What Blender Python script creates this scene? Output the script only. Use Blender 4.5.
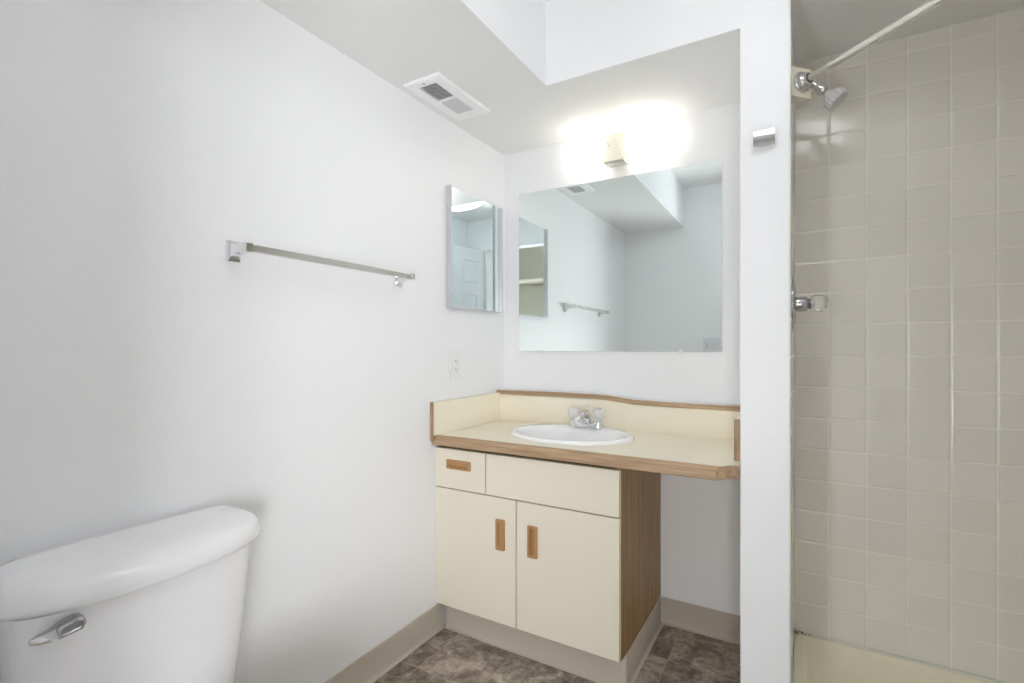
import bpy, bmesh, math, random
from mathutils import Vector, Matrix
random.seed(4)
C = bpy.context.scene.collection
for o in list(bpy.data.objects):
    bpy.data.objects.remove(o, do_unlink=True)

# ------------------------------------------------------------------ camera
F_PX = 500.4
cam_d = bpy.data.cameras.new('camera')
cam_d.sensor_width = 36.0
cam_d.lens = F_PX / 1024 * 36.0
cam_d.shift_y = 5.97 / 1024
cam_d.clip_start = 0.02
cam = bpy.data.objects.new('camera', cam_d)
C.objects.link(cam)
cam.location = (1.2667, 0.0, 1.1247)
cam.rotation_euler = (math.radians(90), 0, math.radians(30.489))
bpy.context.scene.camera = cam

# ------------------------------------------------------------------ world and exposure
w = bpy.data.worlds.new('world')
bpy.context.scene.world = w
w.use_nodes = True
w.node_tree.nodes['Background'].inputs[0].default_value = (0.9, 0.95, 1.0, 1)
w.node_tree.nodes['Background'].inputs[1].default_value = 0.4
vs = bpy.context.scene.view_settings
vs.view_transform = 'Standard'
vs.look = 'None'
vs.gamma = 1.0
vs.use_curve_mapping = False
vs.exposure = 0.46
bpy.context.scene.cycles.max_bounces = 14
bpy.context.scene.cycles.diffuse_bounces = 10
bpy.context.scene.cycles.glossy_bounces = 8
bpy.context.scene.cycles.use_denoising = True
bpy.context.scene.cycles.sample_clamp_indirect = 6.0

# lamp strengths (the lamps themselves are built with their fixtures)
S_CEIL, C_CEIL = 5.0, (0.95, 0.985, 1.0)
S_VAN, C_VAN = 3.6, (1.0, 0.935, 0.82)
S_HALL_FILL, C_HALL_FILL = 4.0, (0.93, 0.97, 1.0)  # unseen hall lamp, added to fill through the doorway
S_WIN_FILL, C_WIN_FILL = 12.5, (0.95, 0.97, 0.99)  # unseen hall windows, added as fill from behind the camera


# ------------------------------------------------------------------ materials
def srgb(r, g, b):
    f = lambda c: (c / 255) / 12.92 if c <= 10 else (((c / 255) + 0.055) / 1.055) ** 2.4
    return (f(r), f(g), f(b), 1)


def mat(name, col, rough=0.5, metal=0.0, spec=0.5):
    m = bpy.data.materials.new(name)
    m.use_nodes = True
    b = m.node_tree.nodes['Principled BSDF']
    b.inputs['Base Color'].default_value = col
    b.inputs['Roughness'].default_value = rough
    b.inputs['Metallic'].default_value = metal
    b.inputs['Specular IOR Level'].default_value = spec
    return m


class NT:
    """small node-tree writer"""
    def __init__(self, m):
        self.t = m.node_tree
        self.b = self.t.nodes['Principled BSDF']

    def n(self, kind, **kw):
        nd = self.t.nodes.new(kind)
        for k, v in kw.items():
            setattr(nd, k, v)
        return nd

    def l(self, a, b):
        self.t.links.new(a, b)

    def val(self, sock, v):
        if hasattr(v, 'is_linked') or hasattr(v, 'links'):
            self.l(v, sock)
        else:
            sock.default_value = v

    def math(self, op, a, b=None, c=None):
        nd = self.n('ShaderNodeMath', operation=op)
        self.val(nd.inputs[0], a)
        if b is not None:
            self.val(nd.inputs[1], b)
        if c is not None:
            self.val(nd.inputs[2], c)
        return nd.outputs[0]

    def pos(self):
        return self.n('ShaderNodeNewGeometry').outputs['Position']

    def noise(self, vec, scale, detail=2, rough=0.5):
        nd = self.n('ShaderNodeTexNoise')
        self.l(vec, nd.inputs['Vector'])
        nd.inputs['Scale'].default_value = scale
        nd.inputs['Detail'].default_value = detail
        nd.inputs['Roughness'].default_value = rough
        return nd

    def mapping(self, vec, scale):
        nd = self.n('ShaderNodeMapping')
        self.l(vec, nd.inputs['Vector'])
        nd.inputs['Scale'].default_value = scale
        return nd.outputs[0]

    def ramp(self, fac, stops):
        nd = self.n('ShaderNodeValToRGB')
        self.l(fac, nd.inputs[0])
        e = nd.color_ramp.elements
        while len(e) < len(stops):
            e.new(0.5)
        for i, (p, c) in enumerate(stops):
            e[i].position = p
            e[i].color = c
        return nd.outputs[0]

    def bump(self, h, strength, dist):
        nd = self.n('ShaderNodeBump')
        nd.inputs['Strength'].default_value = strength
        nd.inputs['Distance'].default_value = dist
        self.l(h, nd.inputs['Height'])
        self.l(nd.outputs[0], self.b.inputs['Normal'])
        return nd


def paint(name, col, scale, strength, dist, rough):
    m = mat(name, col, rough)
    t = NT(m)
    p = t.pos()
    nz = t.noise(p, scale, 3, 0.55)
    t.bump(nz.outputs[0], strength, dist)
    return m


def wood(name, c1, c2, axis, rough=0.45, grain=1.0):
    m = mat(name, c1, rough)
    t = NT(m)
    sc = [60.0 * grain, 60.0 * grain, 60.0 * grain]
    sc['xyz'.index(axis)] = 3.0 * grain
    mp = t.mapping(t.pos(), sc)
    a = t.noise(mp, 1.0, 5, 0.65)
    sc2 = [220.0, 220.0, 220.0]
    sc2['xyz'.index(axis)] = 9.0
    b = t.noise(t.mapping(t.pos(), sc2), 1.0, 2, 0.5)
    mix = t.math('ADD', t.math('MULTIPLY', a.outputs[0], 0.65), t.math('MULTIPLY', b.outputs[0], 0.35))
    col = t.ramp(mix, [(0.32, c2), (0.62, c1)])
    t.l(col, t.b.inputs['Base Color'])
    t.bump(mix, 0.25, 0.001)
    return m


def tile_mat(name, axis, u0, pu, z0, pz):
    m = mat(name, srgb(205, 199, 184), 0.13)
    t = NT(m)
    p = t.pos()
    sx = t.n('ShaderNodeSeparateXYZ')
    t.l(p, sx.inputs[0])
    def edge(sock, o, per):
        a = t.math('DIVIDE', t.math('SUBTRACT', sock, o), per)
        fl = t.math('FLOOR', a)
        fr = t.math('SUBTRACT', a, fl)
        d = t.math('MULTIPLY', t.math('MINIMUM', fr, t.math('SUBTRACT', 1.0, fr)), per)
        return d, fl
    du, iu = edge(sx.outputs['xyz'.index(axis)], u0, pu)
    dz, iz = edge(sx.outputs[2], z0, pz)
    d = t.math('MINIMUM', du, dz)
    g = t.n('ShaderNodeMapRange', interpolation_type='SMOOTHSTEP')
    t.l(d, g.inputs['Value'])
    g.inputs['From Min'].default_value = 0.0009
    g.inputs['From Max'].default_value = 0.0019
    cmb = t.n('ShaderNodeCombineXYZ')
    t.l(iu, cmb.inputs[0]); t.l(iz, cmb.inputs[1])
    wn = t.n('ShaderNodeTexWhiteNoise')
    t.l(cmb.outputs[0], wn.inputs['Vector'])
    tint = t.ramp(wn.outputs['Value'], [(0.0, srgb(233, 230, 223)), (1.0, srgb(239, 236, 229))])
    mx = t.n('ShaderNodeMix', data_type='RGBA')
    t.l(g.outputs[0], mx.inputs['Factor'])
    mx.inputs[6].default_value = srgb(246, 244, 238)
    t.l(tint, mx.inputs[7])
    t.l(mx.outputs[2], t.b.inputs['Base Color'])
    rr = t.n('ShaderNodeMapRange')
    t.l(g.outputs[0], rr.inputs['Value'])
    rr.inputs['To Min'].default_value = 0.6
    rr.inputs['To Max'].default_value = 0.12
    t.l(rr.outputs[0], t.b.inputs['Roughness'])
    h = t.n('ShaderNodeMapRange', interpolation_type='SMOOTHSTEP')
    t.l(d, h.inputs['Value'])
    h.inputs['From Min'].default_value = 0.0008
    h.inputs['From Max'].default_value = 0.0065
    nz = t.noise(p, 11.0, 2, 0.5)
    hh = t.math('ADD', h.outputs[0], t.math('MULTIPLY', nz.outputs[0], 0.9))
    t.bump(hh, 0.8, 0.0014)
    return m


M = {}
M['wall'] = paint('wall_paint', srgb(239, 240, 242), 130, 0.35, 0.0014, 0.42)
M['ceil'] = paint('ceiling_texture', srgb(236, 236, 236), 75, 0.5, 0.004, 0.8)
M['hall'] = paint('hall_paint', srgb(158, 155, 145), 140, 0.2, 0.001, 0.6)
M['laminate'] = paint('almond_laminate', srgb(234, 226, 209), 30, 0.05, 0.0005, 0.38)
M['counter'] = paint('counter_laminate', srgb(241, 234, 215), 30, 0.04, 0.0004, 0.3)
M['edge'] = mat('laminate_dark_edge', srgb(84, 66, 48), 0.7)
M['vinyl'] = paint('vinyl_cove_base', srgb(190, 181, 168), 60, 0.08, 0.0006, 0.4)
M['oak_x'] = wood('oak_trim', srgb(194, 166, 134), srgb(146, 117, 88), 'x')
M['oak_y'] = wood('oak_trim_deep', srgb(194, 166, 134), srgb(146, 117, 88), 'y')
M['oak_z'] = wood('oak_trim_upright', srgb(188, 158, 124), srgb(136, 106, 76), 'z')
M['pull_x'] = wood('oak_pull', srgb(190, 148, 100), srgb(150, 106, 64), 'x')
M['pull_z'] = wood('oak_pull_upright', srgb(190, 148, 100), srgb(150, 106, 64), 'z')
M['panel'] = wood('brown_oak_panel', srgb(178, 144, 102), srgb(132, 100, 64), 'z', 0.5)
M['porcelain'] = mat('white_porcelain', srgb(249, 249, 250), 0.12)
M['toilet'] = mat('toilet_china', srgb(244, 244, 246), 0.08)
M['chrome'] = mat('chrome', (0.80, 0.80, 0.81, 1), 0.12, 1.0)
M['brushed'] = mat('worn_chrome', (0.66, 0.65, 0.62, 1), 0.24, 1.0)
M['white_rod'] = mat('ivory_rod', srgb(226, 223, 214), 0.12, 0.75)
M['mirror'] = mat('mirror_glass', (0.86, 0.925, 0.92, 1), 0.004, 1.0)
M['white_metal'] = mat('white_enamel', srgb(244, 244, 246), 0.35)
M['plastic'] = mat('white_plastic', srgb(236, 236, 236), 0.3)
M['dark'] = mat('dark_recess', srgb(70, 68, 66), 0.7)
M['pan_grey'] = mat('grey_damper', srgb(190, 190, 192), 0.6)
M['hook'] = mat('dull_chrome', (0.5, 0.5, 0.51, 1), 0.2, 1.0)
M['louvre'] = mat('louvre_enamel', srgb(212, 212, 215), 0.4)
M['rail'] = mat('satin_rail', srgb(200, 201, 206), 0.35, 0.3)
M['cream'] = mat('cream_enamel', srgb(243, 239, 224), 0.4)
M['pan'] = mat('cream_fibreglass', srgb(244, 238, 215), 0.25)
M['plate'] = mat('cream_block', srgb(228, 224, 205), 0.4)
M['brass'] = mat('aged_brass', (0.55, 0.45, 0.25, 1), 0.3, 1.0)
M['door'] = mat('door_paint', srgb(222, 223, 228), 0.4)
M['shower_head'] = mat('grey_plastic', srgb(214, 214, 214), 0.35)

m = mat('clear_acrylic', (0.97, 0.97, 0.97, 1), 0.05)
m.node_tree.nodes['Principled BSDF'].inputs['Transmission Weight'].default_value = 0.55
m.node_tree.nodes['Principled BSDF'].inputs['IOR'].default_value = 1.45
M['acrylic'] = m
m2 = m.copy(); m2.name = 'clear_acrylic_knob'
m2.node_tree.nodes['Principled BSDF'].inputs['Transmission Weight'].default_value = 0.95
M['acrylic_clear'] = m2


def lamp_mat(name, col, s):
    m = mat(name, (0.9, 0.9, 0.9, 1), 0.35)
    b = m.node_tree.nodes['Principled BSDF']
    b.inputs['Emission Color'].default_value = (*col, 1)
    b.inputs['Emission Strength'].default_value = s
    return m


M['lamp_ceil'] = lamp_mat('ceiling_lamp_glass', C_CEIL, S_CEIL)
M['lamp_van'] = lamp_mat('vanity_lamp_glass', C_VAN, S_VAN)
M['window_sky'] = lamp_mat('window_daylight', C_WIN_FILL, S_WIN_FILL)
M['lamp_hall'] = lamp_mat('hall_lamp_glass', C_HALL_FILL, S_HALL_FILL)

# caulk with patches of mould towards the shower corner
m = mat('white_caulk', srgb(228, 228, 218), 0.5)
t = NT(m)
nz = t.noise(t.pos(), 120, 4, 0.7)
sx = t.n('ShaderNodeSeparateXYZ'); t.l(t.pos(), sx.inputs[0])
lim = t.n('ShaderNodeMapRange')
t.l(sx.outputs[0], lim.inputs['Value'])
lim.inputs['From Min'].default_value = 1.24; lim.inputs['From Max'].default_value = 1.31
lim.inputs['To Min'].default_value = 0.14; lim.inputs['To Max'].default_value = -0.2
lz = t.n('ShaderNodeMapRange')
t.l(sx.outputs[2], lz.inputs['Value'])
lz.inputs['From Min'].default_value = 0.105; lz.inputs['From Max'].default_value = 0.13
lz.inputs['To Min'].default_value = 0.0; lz.inputs['To Max'].default_value = -0.5
ly = t.n('ShaderNodeMapRange')
t.l(sx.outputs[1], ly.inputs['Value'])
ly.inputs['From Min'].default_value = 2.03; ly.inputs['From Max'].default_value = 2.06
ly.inputs['To Min'].default_value = -0.5; ly.inputs['To Max'].default_value = 0.0
f = t.math('ADD', t.math('ADD', nz.outputs[0], lim.outputs[0]), t.math('ADD', lz.outputs[0], ly.outputs[0]))
t.l(t.ramp(f, [(0.56, srgb(228, 228, 218)), (0.64, srgb(70, 62, 44))]), t.b.inputs['Base Color'])
M['caulk'] = m

# floor: mottled slate-look vinyl in 25 cm squares with pale joints
m = mat('slate_vinyl', srgb(120, 108, 96), 0.42)
t = NT(m)
p = t.pos()
sx = t.n('ShaderNodeSeparateXYZ'); t.l(p, sx.inputs[0])
def fl_edge(s, o, per):
    a = t.math('DIVIDE', t.math('SUBTRACT', s, o), per)
    fl = t.math('FLOOR', a); fr = t.math('SUBTRACT', a, fl)
    return t.math('MULTIPLY', t.math('MINIMUM', fr, t.math('SUBTRACT', 1.0, fr)), per), fl
da, ia = fl_edge(sx.outputs[0], 0.09, 0.2485)
db, ib = fl_edge(sx.outputs[1], 1.346, 0.2455)
cmb = t.n('ShaderNodeCombineXYZ'); t.l(ia, cmb.inputs[0]); t.l(ib, cmb.inputs[1])
wn = t.n('ShaderNodeTexWhiteNoise'); t.l(cmb.outputs[0], wn.inputs['Vector'])
off = t.n('ShaderNodeVectorMath', operation='MULTIPLY_ADD')
t.l(wn.outputs['Color'], off.inputs[0]); off.inputs[1].default_value = (5, 5, 5); t.l(p, off.inputs[2])
n1 = t.noise(off.outputs[0], 11, 8, 0.68)
n1.inputs['Distortion'].default_value = 0.8
n2 = t.noise(off.outputs[0], 55, 5, 0.65)
mixv = t.math('ADD', t.math('MULTIPLY', n1.outputs[0], 0.72), t.math('MULTIPLY', n2.outputs[0], 0.28))
mixv = t.math('ADD', mixv, t.math('MULTIPLY', t.math('SUBTRACT', wn.outputs['Value'], 0.5), 0.07))
col = t.ramp(mixv, [(0.36, srgb(92, 79, 69)), (0.47, srgb(134, 121, 108)), (0.55, srgb(170, 158, 144)), (0.66, srgb(208, 199, 186))])
gm = t.n('ShaderNodeMapRange'); t.l(t.math('MINIMUM', da, db), gm.inputs['Value'])
gm.inputs['From Min'].default_value = 0.0008; gm.inputs['From Max'].default_value = 0.002
gm.inputs['To Min'].default_value = 0.4
mx = t.n('ShaderNodeMix', data_type='RGBA')
t.l(gm.outputs[0], mx.inputs['Factor'])
mx.inputs[6].default_value = srgb(196, 184, 166)
t.l(col, mx.inputs[7])
t.l(mx.outputs[2], t.b.inputs['Base Color'])
t.bump(mixv, 0.3, 0.002)
M['floor'] = m

M['tile_x'] = tile_mat('shower_tile', 'x', 1.334, 0.10925, 0.2105, 0.1107)
M['tile_y'] = tile_mat('shower_tile_end', 'y', 2.0775, 0.10925, 0.2105, 0.1107)


# ------------------------------------------------------------------ mesh helpers
def box(bm, x0, x1, y0, y1, z0, z1, bev=0.0, seg=2):
    r = bmesh.ops.create_cube(bm, size=1.0)
    for v in r['verts']:
        v.co = Vector(((x0 + x1) / 2 + v.co.x * (x1 - x0), (y0 + y1) / 2 + v.co.y * (y1 - y0), (z0 + z1) / 2 + v.co.z * (z1 - z0)))
    if bev > 0:
        es = set()
        for v in r['verts']:
            es.update(v.link_edges)
        bmesh.ops.bevel(bm, geom=list(es), offset=bev, segments=seg, profile=0.5, affect='EDGES')
    return bm


def B(*a, **k):
    return box(bmesh.new(), *a, **k)


def frame_of(d):
    d = Vector(d).normalized()
    up = Vector((0, 0, 1)) if abs(d.z) < 0.95 else Vector((1, 0, 0))
    a = d.cross(up).normalized()
    return d, a, d.cross(a).normalized()


def lathe(bm, prof, origin=(0, 0, 0), axis=(0, 0, 1), n=32, flute=None):
    """prof: (radius, distance along axis); closed at ends when the radius is 0"""
    d, a, b = frame_of(axis)
    o = Vector(origin)
    rings = []
    for r, h in prof:
        if r < 1e-7:
            rings.append([bm.verts.new(o + d * h)])
        else:
            ring = []
            for i in range(n):
                th = 2 * math.pi * i / n
                rr = r * (flute(i, r, h) if flute else 1)
                ring.append(bm.verts.new(o + d * h + a * (rr * math.cos(th)) + b * (rr * math.sin(th))))
            rings.append(ring)
    bridge(bm, rings)
    return bm


def bridge(bm, rings, closed=True):
    for r0, r1 in zip(rings[:-1], rings[1:]):
        n = max(len(r0), len(r1))
        m_ = n if closed else n - 1
        for i in range(m_):
            j = (i + 1) % n
            vs_ = [r0[i % len(r0)], r0[j % len(r0)], r1[j % len(r1)], r1[i % len(r1)]]
            u = []
            for v in vs_:
                if v not in u:
                    u.append(v)
            if len(u) >= 3:
                try:
                    bm.faces.new(u)
                except ValueError:
                    pass


def cap(bm, ring):
    try:
        bm.faces.new(ring)
    except ValueError:
        pass


def tube(bm, pts, r, n=16, caps=True):
    pts = [Vector(p) for p in pts]
    rr = r if isinstance(r, (list, tuple)) else [r] * len(pts)
    rings = []
    d0 = (pts[1] - pts[0]).normalized()
    _, a, b = frame_of(d0)
    for i, p in enumerate(pts):
        if i == 0:
            d = pts[1] - pts[0]
        elif i == len(pts) - 1:
            d = pts[-1] - pts[-2]
        else:
            d = (pts[i + 1] - pts[i]).normalized() + (pts[i] - pts[i - 1]).normalized()
        d.normalize()
        a = (a - d * a.dot(d)).normalized()
        b = d.cross(a)
        rings.append([bm.verts.new(p + a * (rr[i] * math.cos(2 * math.pi * k / n)) + b * (rr[i] * math.sin(2 * math.pi * k / n))) for k in range(n)])
    bridge(bm, rings)
    if caps:
        cap(bm, rings[0]); cap(bm, rings[-1])
    return bm


def prism(bm, poly, z0, z1):
    """poly of (x, y), extruded in z"""
    a = [bm.verts.new((x, y, z0)) for x, y in poly]
    b = [bm.verts.new((x, y, z1)) for x, y in poly]
    bridge(bm, [a, b])
    cap(bm, a); cap(bm, b)
    return bm


def sweep_x(bm, prof, x0, x1, mitre0=0.0, mitre1=0.0):
    """profile of (y, z) extruded along x"""
    a = [bm.verts.new((x0, y, z)) for y, z in prof]
    b = [bm.verts.new((x1, y, z)) for y, z in prof]
    bridge(bm, [a, b])
    cap(bm, a); cap(bm, b)
    return bm


def sweep_y(bm, prof, y0, y1):
    a = [bm.verts.new((x, y0, z)) for x, z in prof]
    b = [bm.verts.new((x, y1, z)) for x, z in prof]
    bridge(bm, [a, b])
    cap(bm, a); cap(bm, b)
    return bm


ORG = {}


def obj(name, bm, m, parent=None, smooth=None, org=None):
    """link a mesh; parts keep the origin of the thing they belong to"""
    o_ = ORG[parent.name] if parent else Vector(org or (0, 0, 0))
    bmesh.ops.remove_doubles(bm, verts=bm.verts[:], dist=1e-6)
    bmesh.ops.recalc_face_normals(bm, faces=bm.faces[:])
    bmesh.ops.translate(bm, verts=bm.verts[:], vec=-o_)
    me = bpy.data.meshes.new(name)
    bm.to_mesh(me); bm.free()
    me.materials.append(M[m] if isinstance(m, str) else m)
    ob = bpy.data.objects.new(name, me)
    C.objects.link(ob)
    if smooth:
        for p_ in me.polygons:
            p_.use_smooth = True
        try:
            me.set_sharp_from_angle(angle=math.radians(smooth))
        except Exception:
            pass
    if parent:
        ob.parent = parent
    else:
        ob.location = o_
    ORG[ob.name] = o_
    return ob


def thing(name, label, cat, loc, group=None):
    o = bpy.data.objects.new(name, None)
    C.objects.link(o)
    o.empty_display_size = 0.05
    o.location = loc
    o['label'] = label
    o['category'] = cat
    if group:
        o['group'] = group
    ORG[o.name] = Vector(loc)
    return o


def struct(name, bm, m, label=None, cat=None):
    o = obj(name, bm, m)
    o['kind'] = 'structure'
    if label:
        o['label'] = label
    if cat:
        o['category'] = cat
    return o


# ------------------------------------------------------------------ the room
XS, YN, YB, ZS, ZC = 0.465, 1.597, 2.0775, 2.057, 2.356     # soffit, niche face, back wall, soffit height, ceiling
X1, X2 = 1.100, 1.2258                                       # partition
YR = 0.12                                                    # rear wall face
XR = 1.66                                                    # right wall face
ZSH = 2.147                                                  # shower ceiling

struct('floor', B(-0.12, 3.3, -1.1, 2.2, -0.1, 0.0), 'floor', 'mottled brown and grey slate-look vinyl tile floor', 'floor')
struct('ceiling', B(-0.12, 3.3, -1.1, 2.2, ZC, ZC + 0.1), 'ceil', 'white textured main ceiling', 'ceiling')
struct('wall_left', B(-0.12, 0.0, -1.1, 2.2, 0.0, ZC), 'wall', 'long white painted wall behind the toilet and towel bar', 'wall')
struct('wall_back', B(0.0, X1, YB, 2.2, 0.0, ZC), 'wall', 'white wall of the vanity niche behind the mirror', 'wall')
struct('ceiling_soffit', B(0.0, XS, YR, YB, ZS, ZC), 'ceil', 'low boxed soffit along the long wall holding the vent', 'soffit')
struct('trim_1', B(XS, XS + 0.002, YR, YN, ZS, ZC), 'wall', 'smooth painted side face of the boxed soffit', 'soffit')
struct('ceiling_niche', B(XS, X1, YN + 0.01, YB, ZS, ZC), 'ceil', 'low textured ceiling over the vanity niche', 'ceiling')
bm = B(XS, X1, YN, YN + 0.01, ZS, ZC)
box(bm, X1, X2, YN, 2.2, 0.0, ZC)
struct('wall_partition', bm, 'wall', 'narrow white wall end and lintel between the vanity and the shower', 'wall')

# rear wall with the doorway the picture is taken from
bm = B(-0.12, 0.75, 0.0, YR, 0.0, ZC)
box(bm, 0.75, 1.435, 0.0, YR, 2.07, ZC)
box(bm, 1.435, XR, 0.0, YR, 0.0, ZC)
struct('wall_rear', bm, 'wall')
struct('wall_right', B(XR, XR + 0.1, 0.0, 1.33, 0.0, ZC), 'wall')
bm = B(0.2, 0.3, -1.0, 0.0, 0.0, ZC)
box(bm, 3.2, 3.3, -1.0, 0.12, 0.0, ZC)
box(bm, XR + 0.1, 3.2, 0.0, 0.12, 0.0, ZC)
box(bm, 0.2, 3.3, -1.1, -1.0, 1.45, ZC)
box(bm, 0.2, 3.3, -1.1, -1.0, 0.0, 0.30)
box(bm, 0.2, 0.45, -1.1, -1.0, 0.30, 1.45)
box(bm, 0.80, 1.43, -1.1, -1.0, 0.30, 1.45)
box(bm, 3.05, 3.3, -1.1, -1.0, 0.30, 1.45)
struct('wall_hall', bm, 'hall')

for k_, (xa, xb) in enumerate(((0.45, 0.80), (1.43, 3.05))):
    bm = B(xa, xb, -1.06, -1.02, 0.30, 0.34); box(bm, xa, xb, -1.06, -1.02, 1.41, 1.45); box(bm, xa, xa + 0.04, -1.06, -1.02, 0.34, 1.41)
    box(bm, xb - 0.04, xb, -1.06, -1.02, 0.34, 1.41); box(bm, (xa + xb) / 2 - 0.02, (xa + xb) / 2 + 0.02, -1.06, -1.02, 0.34, 1.41)
    wf = struct('window_%d' % (k_ + 1), bm, 'door')  # added window, out of view, whose glowing pane fills the room
    obj('window_pane', B(xa + 0.04, xb - 0.04, -1.05, -1.045, 0.34, 1.41), 'window_sky', wf)

# neo-angle shower: tiled walls, low ceiling, diagonal header
SX = 2.15
struct('wall_shower_back', B(X2, SX + 0.1, YB, 2.2, 0.0, ZC), 'tile_x', 'almond square tiled rear wall of the shower', 'wall')
struct('wall_shower_left', B(X2 - 0.001, X2 + 0.003, 1.612, YB, 0.10, ZSH), 'tile_y', 'tiled end wall of the shower carrying the valve and shower head', 'wall')
struct('wall_shower_right', B(SX, SX + 0.1, 1.2, YB, 0.0, ZC), 'tile_y')
struct('wall_shower_front', B(XR + 0.1, SX, 1.23, 1.33, 0.0, ZC), 'tile_x')
poly = [(X2, YN + 0.002), (XR, 1.235), (SX, 1.235), (SX, YB), (X2, YB)]
struct('ceiling_shower', prism(bmesh.new(), poly, ZSH, ZC - 0.002), 'ceil', 'low grey shaded textured ceiling over the shower', 'ceiling')

# vinyl cove base
def cove(x):   # profile of (offset from wall, z)
    return [(0.0, 0.105), (0.003, 0.105), (0.0042, 0.1035), (0.0042, 0.016), (0.0058, 0.008), (0.0095, 0.003), (0.014, 0.0008), (0.014, 0.0), (0.0, 0.0)]
bm = sweep_y(bmesh.new(), [(o_, z) for o_, z in cove(0)], YR, 1.601)
struct('baseboard_left', bm, 'vinyl', 'taupe vinyl cove base along the long wall', 'baseboard')
bm = sweep_x(bmesh.new(), [(YB - o_, z) for o_, z in cove(0)], 0.757, X1)
sweep_y(bm, [(X1 - o_, z) for o_, z in cove(0)], YN, YB)
struct('baseboard_niche', bm, 'vinyl', 'taupe vinyl cove base at the back of the niche', 'baseboard')
struct('baseboard_right', sweep_y(bmesh.new(), [(XR - o_, z) for o_, z in cove(0)], YR, 1.33), 'vinyl')
bm = B(0.744, 0.752, 0.001, YR - 0.001, 0.0, 2.07); box(bm, 1.433, 1.441, 0.001, YR - 0.001, 0.0, 2.07); box(bm, 0.752, 1.433, 0.001, YR - 0.001, 2.062, 2.071)
struct('trim_2', bm, 'door')

# six-panel door standing open against the right wall
bm = B(1.60, 1.635, YR + 0.012, YR + 0.675, 0.012, 2.055, 0.002)
y0 = YR + 0.012
for (za, zb) in ((1.735, 1.955), (1.02, 1.635), (0.20, 0.88)):
    for (ya, yb) in ((0.085, 0.262), (0.375, 0.552)):
        fr = [(ya, za), (yb, za), (yb, zb), (ya, zb)]
        # moulded ring standing proud and a raised field inside it
        rings = []
        for ins, dx in ((0.0, 0.0), (0.006, 0.005), (0.014, 0.005), (0.022, -0.004), (0.034, -0.004), (0.052, 0.003)):
            rings.append([bm.verts.new((1.60 - dx, y0 + y_ + (ins if y_ == ya else -ins), z_ + (ins if z_ == za else -ins))) for y_, z_ in fr])
        bridge(bm, rings); cap(bm, rings[-1])
DM = Matrix.Translation((1.452 - 1.60, 0.0, 0.0))
DR = Matrix.Rotation(math.radians(-14.0), 3, 'Z')
HP = (1.452, YR + 0.012, 0.0)
bmesh.ops.transform(bm, matrix=DM, verts=bm.verts[:])
bmesh.ops.rotate(bm, verts=bm.verts[:], cent=HP, matrix=DR)
dr = struct('door_1', bm, 'door', 'white six-panel door standing open', 'door')
bm = lathe(bmesh.new(), [(0.0, 0), (0.03, 0), (0.03, 0.006), (0.012, 0.012), (0.011, 0.03), (0.026, 0.042), (0.027, 0.055), (0.018, 0.064), (0, 0.066)], (1.60, YR + 0.615, 0.95), (-1, 0, 0))
bmesh.ops.transform(bm, matrix=DM, verts=bm.verts[:])
bmesh.ops.rotate(bm, verts=bm.verts[:], cent=HP, matrix=DR)
k_ = obj('door_handle', bm, 'brass', dr, 40)

# ------------------------------------------------------------------ vanity cabinet
CF = 1.550   # front face of doors
CXL, CXR = 0.001, 0.752
cab = thing('vanity_cabinet', 'almond laminate vanity cabinet with two doors and one small drawer under the sink', 'cabinet', (0.376, 1.82, 0.0))
bm = B(0.003, 0.018, CF + 0.022, 2.07, 0.11, 0.735)                 # left side
box(bm, 0.018, 0.735, CF + 0.022, 2.07, 0.115, 0.131)              # bottom
box(bm, 0.018, 0.735, 2.058, 2.07, 0.131, 0.735)                   # back
box(bm, 0.003, 0.735, CF + 0.022, CF + 0.040, 0.70, 0.742)         # top rail
box(bm, 0.003, 0.735, CF + 0.022, CF + 0.040, 0.56, 0.59)
box(bm, 0.35, 0.39, CF + 0.022, CF + 0.040, 0.115, 0.70)
box(bm, 0.225, 0.245, CF + 0.022, CF + 0.040, 0.57, 0.74)
box(bm, 0.003, 0.03, CF + 0.022, CF + 0.040, 0.115, 0.74)
obj('carcass', bm, 'edge', cab)
obj('side_panel', B(0.735, 0.752, CF + 0.0205, 2.072, 0.112, 0.744), 'panel', cab)


def front(name, x0, x1, z0, z1, m_='laminate'):
    bm = B(x0, x1, CF, CF + 0.019, z0, z1, 0.0006, 1)
    f_ = obj(name, bm, m_, cab)
    return f_


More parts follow.
